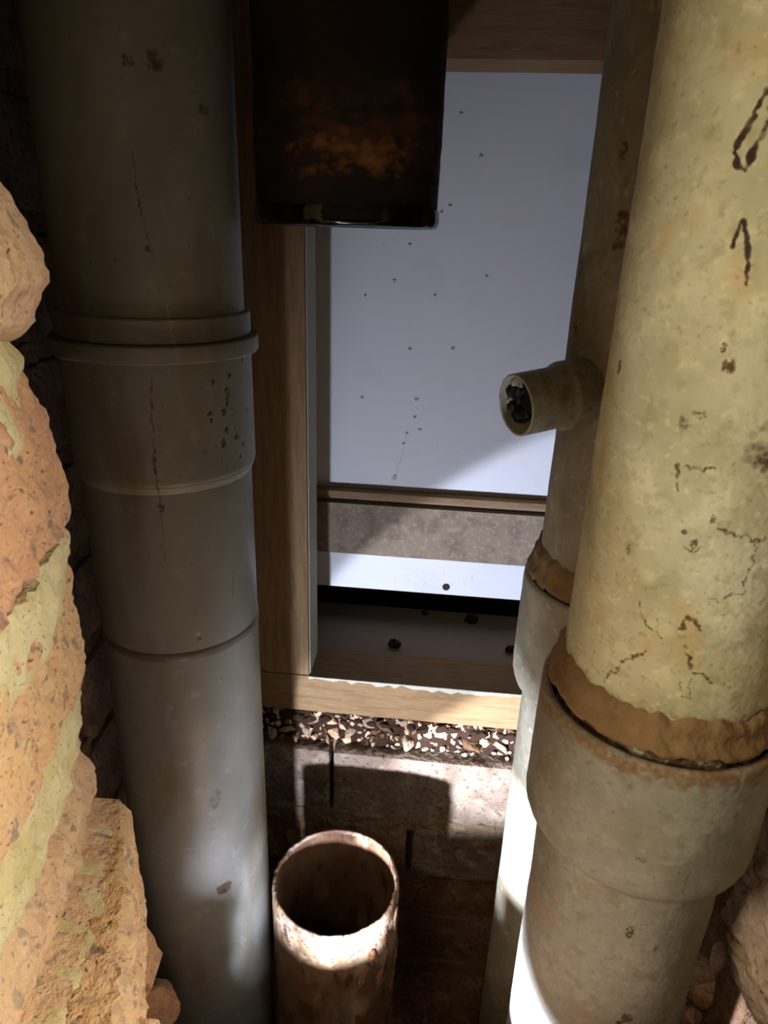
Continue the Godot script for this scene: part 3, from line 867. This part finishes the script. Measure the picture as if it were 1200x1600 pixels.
func build_back_pipe() -> void:
	var y1 := 1.40
	var y0 := 0.60
	var c := cream_cement(512, 1024, 260, Color(0.61, 0.585, 0.51))
	c.layer(c.noise(0.05, 3, 271), 195, 225, Color(0.78, 0.74, 0.64), 0.7, 0.15)
	for p in [[0.476, 1.148, 4.0, 8.0], [0.497, 1.181, 3.0, 5.0], [0.392, 1.208, 9.0, 18.0], [0.41, 1.25, 5.0, 7.0]]:
		c.blot(p[0], (y1 - p[1]) / (y1 - y0), p[2], p[3], Color(0.34, 0.22, 0.13), 0.7, -0.2, 24)
	var m := mat("dull_cement", Color.WHITE, 0.8, c, 0.0, 0.07)
	var t := thing("dull_cement_pipe", "grey beige drain pipe standing behind the large cream pipe, with socket and side stub", "pipe", Vector3(0.176, BASE, -0.47))
	var dn := Vector3(0, -BASE, 0)
	var g := Geo.new()
	g.lathe(rings(0.055, CEIL, 0.945, 0.008), 96, y1, y0, pipe_noise(0.0006, 2.0, 14.0, 13.0))
	part("spigot_pipe", g.mesh(m), t, dn)
	part("joint_compound", joint_mesh(0.0553, 0.0635, 0.986, 0.9625, M.joint_compound, 4.0), t, dn)
	g = Geo.new()
	var prof := [Vector2(0.058, 0.945), Vector2(0.0585, 0.958), Vector2(0.0600, 0.9605), Vector2(0.0640, 0.9612), Vector2(0.0652, 0.9595)]
	prof.append_array(rings(0.0655, 0.956, 0.874, 0.006))
	prof.append_array([Vector2(0.0640, 0.868), Vector2(0.0600, 0.862), Vector2(0.0560, 0.8575), Vector2(0.055, 0.855)])
	g.lathe(prof, 96, y1, y0, pipe_noise(0.0008, 2.0, 20.0, 17.0))
	part("socket", g.mesh(m), t, dn)
	g = Geo.new()
	g.lathe(rings(0.0548, 0.858, BASE, 0.008), 96, y1, y0, pipe_noise(0.0006, 2.0, 14.0, 19.0))
	part("lower_pipe", g.mesh(m), t, dn)
	# the short branch, cut off square, pointing at the middle of the shaft and a little down
	c = Canvas.new(256, 256, Color(0.66, 0.65, 0.58), 12)
	c.layer(c.noise(0.02, 4, 121), 130, 215, Color(0.50, 0.45, 0.33), 0.7)
	c.layer(c.noise(0.06, 3, 122), 190, 225, Color(0.30, 0.25, 0.17), 0.6)
	var mb := mat("stub_plastic", Color.WHITE, 0.45, c, 14.0, 0.02)
	var b := Node3D.new()
	b.name = "branch_stub"
	t.add_child(b, true)
	var dir := Vector3(-0.093, -0.012, 0.040).normalized()
	b.position = dn + Vector3(0, 1.115, 0)
	b.quaternion = Quaternion(Vector3.UP, dir)
	g = Geo.new()
	g.lathe([Vector2(0.0, 0.092), Vector2(0.0180, 0.0925), Vector2(0.0181, 0.1035), Vector2(0.0186, 0.1040), Vector2(0.0196, 0.1040), Vector2(0.0200, 0.1034), Vector2(0.0200, 0.074), Vector2(0.0222, 0.0705), Vector2(0.0226, 0.069), Vector2(0.0226, 0.03)], 56, 0.104, 0.03)
	part("tube", g.mesh(mb), b)
	var lumps := mat("residue_black", Color(0.07, 0.055, 0.04), 0.6)
	var scale_m := mat("residue_pale", Color(0.62, 0.62, 0.56), 0.8)
	for q in [[0.004, 0.006, 0.006, 0.016, 1], [-0.006, 0.002, 0.009, 0.008, 2], [0.0105, 0.0, 0.008, 0.022, 3], [0.003, -0.009, 0.016, 0.006, 4], [0.0, 0.001, 0.005, 0.016, 5]]:
		part("residue", stone_mesh(Vector3(q[2], 0.006, q[3]), 8, 5, 0.3, 400 + int(q[4]), lumps), b, Vector3(q[0], 0.0950, q[1])).scale = Vector3(1.35, 1.0, 1.25)
	build_stub_dirt(b, lumps, scale_m)
	for q in [[-0.004, 0.012, 0.016, 0.006, 6], [0.006, 0.012, 0.008, 0.010, 7]]:
		part("scale_crust", stone_mesh(Vector3(q[2], 0.005, q[3]), 8, 5, 0.3, 400 + int(q[4]), scale_m), b, Vector3(q[0], 0.0950, q[1]))

func build_stub_dirt(b: Node3D, lumps: Material, crust: Material) -> void:      # caked on the far inside of the mouth
	for q in [[-0.7, 0.099, 0.011, 0], [-0.35, 0.101, 0.007, 0], [-0.1, 0.097, 0.009, 0], [0.35, 0.1, 0.008, 0], [0.9, 0.098, 0.012, 0], [-1.2, 0.1, 0.009, 1], [-0.95, 0.101, 0.006, 1], [0.1, 0.1005, 0.006, 1]]:
		var away: Vector3 = b.quaternion.inverse() * Vector3(-0.55, 0.0, -0.83)
		away.y = 0.0
		away = away.normalized().rotated(Vector3.UP, q[0]) * (0.0176 - q[2] * 0.38)
		part("residue" if q[3] == 0 else "scale_crust", stone_mesh(Vector3(q[2], q[2] * 0.7, q[2]), 8, 5, 0.3, 430 + int(q[2] * 3000.0), lumps if q[3] == 0 else crust), b, Vector3(away.x, q[1] - 0.002, away.z))

func build_left_pipe() -> void:
	var y1 := 1.40
	var y0 := 0.60
	var c := Canvas.new(640, 1280, Color(0.50, 0.50, 0.475), 14)
	c.layer(c.noise(0.005, 4, 141), 120, 210, Color(0.43, 0.425, 0.39), 0.7)
	c.layer(c.noise(0.008, 4, 142, FastNoiseLite.TYPE_SIMPLEX_SMOOTH, 1, 3), 150, 225, Color(0.40, 0.35, 0.27), 0.6)
	c.layer(c.noise(0.03, 4, 143), 175, 230, Color(0.57, 0.57, 0.55), 0.5)
	c.layer(c.noise(0.10, 2, 144), 215, 235, Color(0.30, 0.26, 0.20), 0.5)
	c.relief(c.noise(0.02, 3, 145), 0.2)
	var st := func(p: Array, wd: float, col: Color, a := 0.8, wob := 0.8) -> void: c.stroke(to_uv(p, y1, y0), wd, col, a, 0.1, wob)
	var run := Color(0.24, 0.17, 0.11)
	st.call([[0.213, 1.119], [0.215, 1.107], [0.216, 1.098], [0.2165, 1.086], [0.220, 1.07], [0.2185, 1.060], [0.219, 1.054], [0.2165, 1.045], [0.218, 1.039]], 2.6, run, 0.85, 0.6)
	c.blot(0.2175, (y1 - 1.0405) / (y1 - y0), 4.5, 6.0, run, 0.8, 0.1, 20)
	c.blot(0.2185, (y1 - 1.0725) / (y1 - y0), 3.0, 5.0, run, 0.8, 0.1, 16)
	st.call([[0.218, 1.039], [0.2175, 1.02], [0.2185, 1.00]], 1.4, run, 0.4, 0.5)
	st.call([[0.21, 1.236], [0.209, 1.228], [0.208, 1.217], [0.203, 1.205], [0.195, 1.186]], 2.0, run, 0.7, 0.6)
	st.call([[0.088, 0.985], [0.090, 0.975], [0.092, 0.964]], 2.2, run, 0.9, 0.4)
	var black := Color(0.13, 0.115, 0.10)
	for p in [[0.086, 1.108, 4.0, 9.0], [0.088, 1.1015, 2.5, 3.0], [0.096, 1.097, 4.0, 4.0], [0.124, 1.097, 3.0, 4.0], [0.122, 1.093, 2.0, 3.0], [0.101, 1.077, 4.0, 6.0], [0.092, 1.085, 3.0, 4.0], [0.028, 1.093, 3.0, 6.0], [0.067, 1.079, 5.0, 4.0], [0.115, 1.116, 2.0, 3.0], [0.05, 1.072, 3.0, 3.0], [0.06, 1.065, 2.0, 2.0], [0.08, 1.118, 3.0, 3.0], [0.04, 1.126, 3.0, 3.0]]:
		c.blot(p[0], (y1 - p[1]) / (y1 - y0), p[2], p[3], black, 0.9, 0.15, 18)
	for k in 26:                                         # smears among the spots
		var u := c.rng.randf_range(0.03, 0.12)
		var v := (y1 - c.rng.randf_range(1.06, 1.115)) / (y1 - y0)
		c.stroke([Vector2(u, v), Vector2(u - 0.006, v + 0.006)], 1.6, Color(0.24, 0.22, 0.19), 0.45, 0.0, 0.8)
	for p in [[0.168, 1.277, 8.0, 9.0], [0.204, 1.276, 7.0, 5.0], [0.093, 1.259, 8.0, 5.0], [0.20, 1.19, 3.0, 4.0]]:
		c.blot(p[0], (y1 - p[1]) / (y1 - y0), p[2], p[3], Color(0.27, 0.24, 0.19), 0.7, 0.0, 20)
	c.blot(0.158, (y1 - 0.706) / (y1 - y0), 13.0, 10.0, Color(0.33, 0.28, 0.22), 0.9, 0.0, 60)
	c.blot(0.163, (y1 - 0.702) / (y1 - y0), 7.0, 5.0, Color(0.25, 0.20, 0.15), 0.6, 0.0, 30)
	c.blot(0.163, (y1 - 0.80) / (y1 - y0), 10.0, 18.0, Color(0.36, 0.33, 0.27), 0.4, 0.0, 30)
	c.blot(0.170, (y1 - 0.943) / (y1 - y0), 2.5, 3.0, black, 0.9, 0.0, 10)
	c.blot(0.172, (y1 - 0.947) / (y1 - y0), 5.0, 5.0, Color(0.66, 0.64, 0.60), 0.6, 0.0, 10)
	c.stroke(to_uv([[0.177, 1.16], [0.176, 1.153], [0.177, 1.146], [0.175, 1.14], [0.174, 1.132]], y1, y0), 3.0, Color(0.66, 0.63, 0.55), 0.7, 0.3, 1.2)
	var m := mat("grey_plastic", Color.WHITE, 0.42, c, 0.0, 0.015)
	tint("grey_plastic", "grey_plastic_worn", Color(1.15, 1.12, 1.05))
	tint("grey_plastic", "brown_ring", Color(0.76, 0.70, 0.64))
	var t := thing("grey_soil_pipe", "tall grey plastic soil pipe with a ribbed socket, standing at left", "pipe", Vector3(-0.149, BASE, -0.445))
	var dn := Vector3(0, -BASE, 0)
	var g := Geo.new()
	g.lathe(rings(0.0555, CEIL, 1.14, 0.02), 112, y1, y0)
	part("upper_pipe", g.mesh(m), t, dn)
	g = Geo.new()
	g.lathe([Vector2(0.0556, 1.1535), Vector2(0.0585, 1.1530), Vector2(0.0592, 1.1520), Vector2(0.0592, 1.1405), Vector2(0.0585, 1.139)], 112, y1, y0)
	part("seal_ring", g.mesh(m), t, dn)
	g = Geo.new()
	g.lathe([Vector2(0.058, 1.1385), Vector2(0.0628, 1.1385), Vector2(0.0637, 1.1375), Vector2(0.0637, 1.1295), Vector2(0.0628, 1.1282), Vector2(0.0588, 1.1278)], 112, y1, y0)
	part("socket_collar", g.mesh(m), t, dn)
	g = Geo.new()
	var prof := rings(0.0590, 1.1290, 1.062, 0.01)
	prof.append_array([Vector2(0.0590, 1.0565), Vector2(0.0585, 1.0545), Vector2(0.0575, 1.0530)])
	g.lathe(prof, 112, y1, y0)
	part("socket", g.mesh(m), t, dn)
	g = Geo.new()
	g.lathe([Vector2(0.0578, 1.0535), Vector2(0.0580, 1.0528), Vector2(0.0566, 1.0490), Vector2(0.0558, 1.0480)], 112, y1, y0)
	part("worn_shoulder", g.mesh(M.grey_plastic_worn), t, dn).set_meta("label", "pale worn edge")
	g = Geo.new()
	g.lathe(rings(0.0560, 1.052, BASE, 0.02), 112, y1, y0)
	part("lower_pipe", g.mesh(m), t, dn)
	g = Geo.new()
	g.lathe([Vector2(0.0559, 0.9340), Vector2(0.0567, 0.9325), Vector2(0.0567, 0.9285), Vector2(0.0559, 0.9270)], 112, y1, y0)
	part("pipe_ring", g.mesh(M.brown_ring), t, dn)

func build_cut_pipes() -> void:
	# the hanging end: tarred iron, rust showing through near the cut
	var y1 := 1.45
	var y0 := 1.205
	var c := Canvas.new(512, 512, Color(0.10, 0.072, 0.052), 15)
	c.layer(c.noise(0.008, 4, 151), 120, 210, Color(0.15, 0.095, 0.058), 0.8)
	for k in 26:
		c.blot(0.17 + c.rng.randf_range(-0.13, 0.17), 0.80 + c.rng.randf_range(-0.07, 0.07), 24.0, 20.0, Color(0.34, 0.21, 0.10), 0.30, 0.05, 16)
	for k in 12:
		c.blot(0.23 + c.rng.randf_range(-0.08, 0.08), 0.87 + c.rng.randf_range(-0.04, 0.03), 26.0, 13.0, Color(0.52, 0.34, 0.15), 0.45, 0.05, 16)
	for k in 14:
		c.blot(0.16 + c.rng.randf_range(-0.10, 0.10), 0.72 + c.rng.randf_range(-0.04, 0.05), 15.0, 14.0, Color(0.10, 0.125, 0.07), 0.5, 0.0, 14)
	for k in 90:
		c.blot(c.rng.randf(), 0.975 + c.rng.randf_range(-0.035, 0.03), 16.0, 10.0, Color(0.035, 0.03, 0.027), 0.7, 0.2, 14)
	for k in 30:
		c.blot(c.rng.randf_range(0.34, 0.75), c.rng.randf_range(0.6, 0.95), 20.0, 30.0, Color(0.04, 0.033, 0.028), 0.5, 0.1, 14)
	c.relief(c.noise(0.03, 4, 152), 0.5)
	var m := mat("tarred_iron", Color.WHITE, 0.72, c, 0.0, 0.08)
	var t := thing("cut_iron_pipe", "dark rusty iron pipe hanging from above, sawn off at its lower end", "pipe", Vector3(-0.029, 1.206, -0.46))
	var g := Geo.new()
	var prof := rings(0.0555, CEIL, 1.2085, 0.006)
	prof.append_array([Vector2(0.0552, 1.2068), Vector2(0.0540, 1.206), Vector2(0.0515, 1.206), Vector2(0.0505, 1.2075)])
	prof.append_array([Vector2(0.0502, 1.25), Vector2(0.0502, 1.40)])
	g.lathe(prof, 112, y1, y0, pipe_noise(0.0009, 2.2, 30.0, 23.0))
	part("pipe", g.mesh(m), t, Vector3(0, -1.206, 0))
	var wet := mat("wet_tar", Color(0.03, 0.027, 0.025), 0.12)
	g = Geo.new()
	g.lathe([Vector2(0.0560, 1.2150), Vector2(0.0566, 1.2125), Vector2(0.0568, 1.2085), Vector2(0.0556, 1.2055), Vector2(0.0535, 1.2045), Vector2(0.0512, 1.2058)], 112, y1, y0, pipe_noise(0.0009, 7.0, 60.0, 29.0))
	part("tar_lip", g.mesh(wet), t, Vector3(0, -1.206, 0)).set_meta("label", "wet black tar round the cut")

	# the standing end with its open mouth
	y1 = 0.66
	y0 = 0.40
	c = Canvas.new(512, 384, Color(0.46, 0.36, 0.27), 16)
	c.layer(c.noise(0.01, 4, 161), 110, 200, Color(0.33, 0.21, 0.14), 0.8)
	c.layer(c.noise(0.014, 4, 162, FastNoiseLite.TYPE_SIMPLEX_SMOOTH, 1, 3), 150, 215, Color(0.62, 0.53, 0.41), 0.8, 0.2)
	c.layer(c.noise(0.03, 3, 163, FastNoiseLite.TYPE_SIMPLEX_SMOOTH, 1, 2), 180, 230, Color(0.16, 0.10, 0.07), 0.7, -0.3)
	c.relief(c.noise(0.05, 4, 164, FastNoiseLite.TYPE_SIMPLEX_SMOOTH, 1, 2), 0.6)
	for k in 110:                                        # paler blotches round the mouth
		c.blot(c.rng.randf(), c.rng.randf_range(0.0, 0.13), 13.0, 12.0, Color(0.68, 0.63, 0.58), 0.30, 0.1, 12)
	for k in 24:
		c.blot(c.rng.randf_range(0.17, 0.36), c.rng.randf_range(0.06, 0.14), 6.0, 8.0, Color(0.62, 0.46, 0.27), 0.5, 0.0, 10)
	for k in 130:
		c.blot(c.rng.randf(), c.rng.randf_range(0.0, 0.12), 2.2, 2.2, Color(0.22, 0.15, 0.11), 0.8, -0.2, 8)
	var mr := mat("rusty_iron", Color.WHITE, 0.55, c, 0.0, 0.16)
	t = thing("open_iron_pipe", "rusty iron pipe stub standing below, its round open mouth facing up", "pipe", Vector3(-0.032, BASE, -0.45))
	var dn := Vector3(0, -BASE, 0)
	g = Geo.new()
	prof = [Vector2(0.0534, 0.6540), Vector2(0.0538, 0.6568), Vector2(0.0546, 0.6577), Vector2(0.0560, 0.6575), Vector2(0.0570, 0.6560)]
	prof.append_array(rings(0.0572, 0.653, BASE, 0.004))
	g.lathe(prof, 128, y1, y0, pipe_noise(0.0014, 3.0, 16.0, 31.0))
	part("pipe", g.mesh(mr), t, dn)
	g = Geo.new()
	g.lathe(rings(0.0534, BASE + 0.01, 0.6545, 0.01), 96, y1 + 0.10, y0, pipe_noise(0.0012, 3.0, 16.0, 31.0))
	part("bore", g.mesh(mr), t, dn)
	rng.seed = 9
	g = Geo.new()
	var flake := []
	for k in 3:
		flake.append(stone_mesh(Vector3(0.010, 0.030, 0.004), 8, 7, 0.25, 500 + k, tint("rusty_iron", "rust_flake_%d" % k, Color(1.1 - 0.2 * k, 1.0 - 0.2 * k, 0.9 - 0.2 * k))))
		M["rust_flake_%d" % k].uv1_triplanar = true
		M["rust_flake_%d" % k].uv1_scale = Vector3(8, 8, 8)
	for k in 22:
		var a := deg_to_rad(rng.randf_range(-25.0, 75.0))
		var o := part("rust_flake", flake[k % 3], t, Vector3(0.0575 * cos(a), rng.randf_range(0.20, 0.335), 0.0575 * sin(a)), Vector3(0, -a + PI / 2, rng.randf_range(-0.25, 0.25)))
		o.scale = Vector3.ONE * rng.randf_range(0.5, 1.1)

func lump(called: String, label: String, size: Vector3, at: Vector3, rot: Vector3, cuts: int, amp: float, sd: int, m: Material, group := "") -> void:
	var o := MeshInstance3D.new()
	o.name = numbered(called)
	o.mesh = stone_mesh(size, 22, cuts, amp, sd, m)
	add_child(o, true)
	o.position = at
	o.rotation = rot
	tag(o, label, "rubble", group)

func build_rubble() -> void:
	var t := thing("rubble_heap", "heap of dark rubble lying behind the foot of the broken wall", "rubble", Vector3.ZERO)
	part("heap", worn_box(Vector3(0.085, 0.265, 0.052), 0.008, 0.012, 0.008, 30.0, 61, M.old_brick_dark), t, Vector3(-0.200, 0.4335, -0.346))
	part("heap", worn_box(Vector3(0.10, 0.33, 0.13), 0.008, 0.015, 0.008, 30.0, 62, M.old_brick_dark), t, Vector3(0.299, 0.475, -0.388))
	var g := "broken bits left of the grey pipe"
	var bat := MeshInstance3D.new()
	bat.name = numbered("brick_fragment")
	bat.mesh = broken_bat([[-0.1830, 0.7440], [-0.1675, 0.7380], [-0.1539, 0.6972], [-0.1665, 0.6637], [-0.1760, 0.6250], [-0.2000, 0.6160], [-0.2000, 0.720]], -0.348, -0.322, 71, M.rubble)
	add_child(bat, true)
	tag(bat, "angular tan brick fragment leaning behind the broken wall at lower left", "rubble", g)
	lump("brick_fragment", "rounded tan lump lying below the angular brick fragment", Vector3(0.044, 0.048, 0.034), Vector3(-0.173, 0.612, -0.364), Vector3(0.3, 0.1, 0.2), 9, 0.08, 74, M.rubble, g)
	lump("mortar_crumb", "small pale crumb in the dark gap beside the foot of the grey pipe", Vector3(0.022, 0.022, 0.02), Vector3(-0.186, 0.716, -0.375), Vector3(0.3, 0.1, 0.5), 10, 0.2, 73, M.rubble, g)
	g = "broken bits right of the cream pipe"
	lump("brick_fragment", "pinkish flat chip of brick beside the foot of the cream pipe", Vector3(0.032, 0.036, 0.016), Vector3(0.246, 0.690, -0.352), Vector3(0.2, -0.3, 0.3), 7, 0.05, 81, M.pebble_grey, g)
	lump("brick_fragment", "upright wedge of brick with a pointed top at lower right", Vector3(0.052, 0.066, 0.04), Vector3(0.272, 0.672, -0.362), Vector3(0.0, 0.3, 0.1), 8, 0.06, 82, M.rubble, g)
	lump("brick_fragment", "thin pale spike of brick standing behind the upright wedge", Vector3(0.018, 0.046, 0.014), Vector3(0.262, 0.706, -0.350), Vector3(0.0, 0.3, 0.1), 6, 0.05, 83, M.pebble_grey, g)
	for k in 7:
		lump("mortar_crumb", "crumbly pinkish lump among others by the foot of the cream pipe", Vector3.ONE * (0.012 + 0.004 * (k % 3)), Vector3(0.226 + 0.008 * (k % 4), 0.655 + 0.010 * (k / 4), -0.338 - 0.006 * (k % 2)), Vector3(k, k * 2, 0), 9, 0.2, 90 + k, M.pebble_grey if k % 2 else M.rubble, "crumbs by the cream pipe")
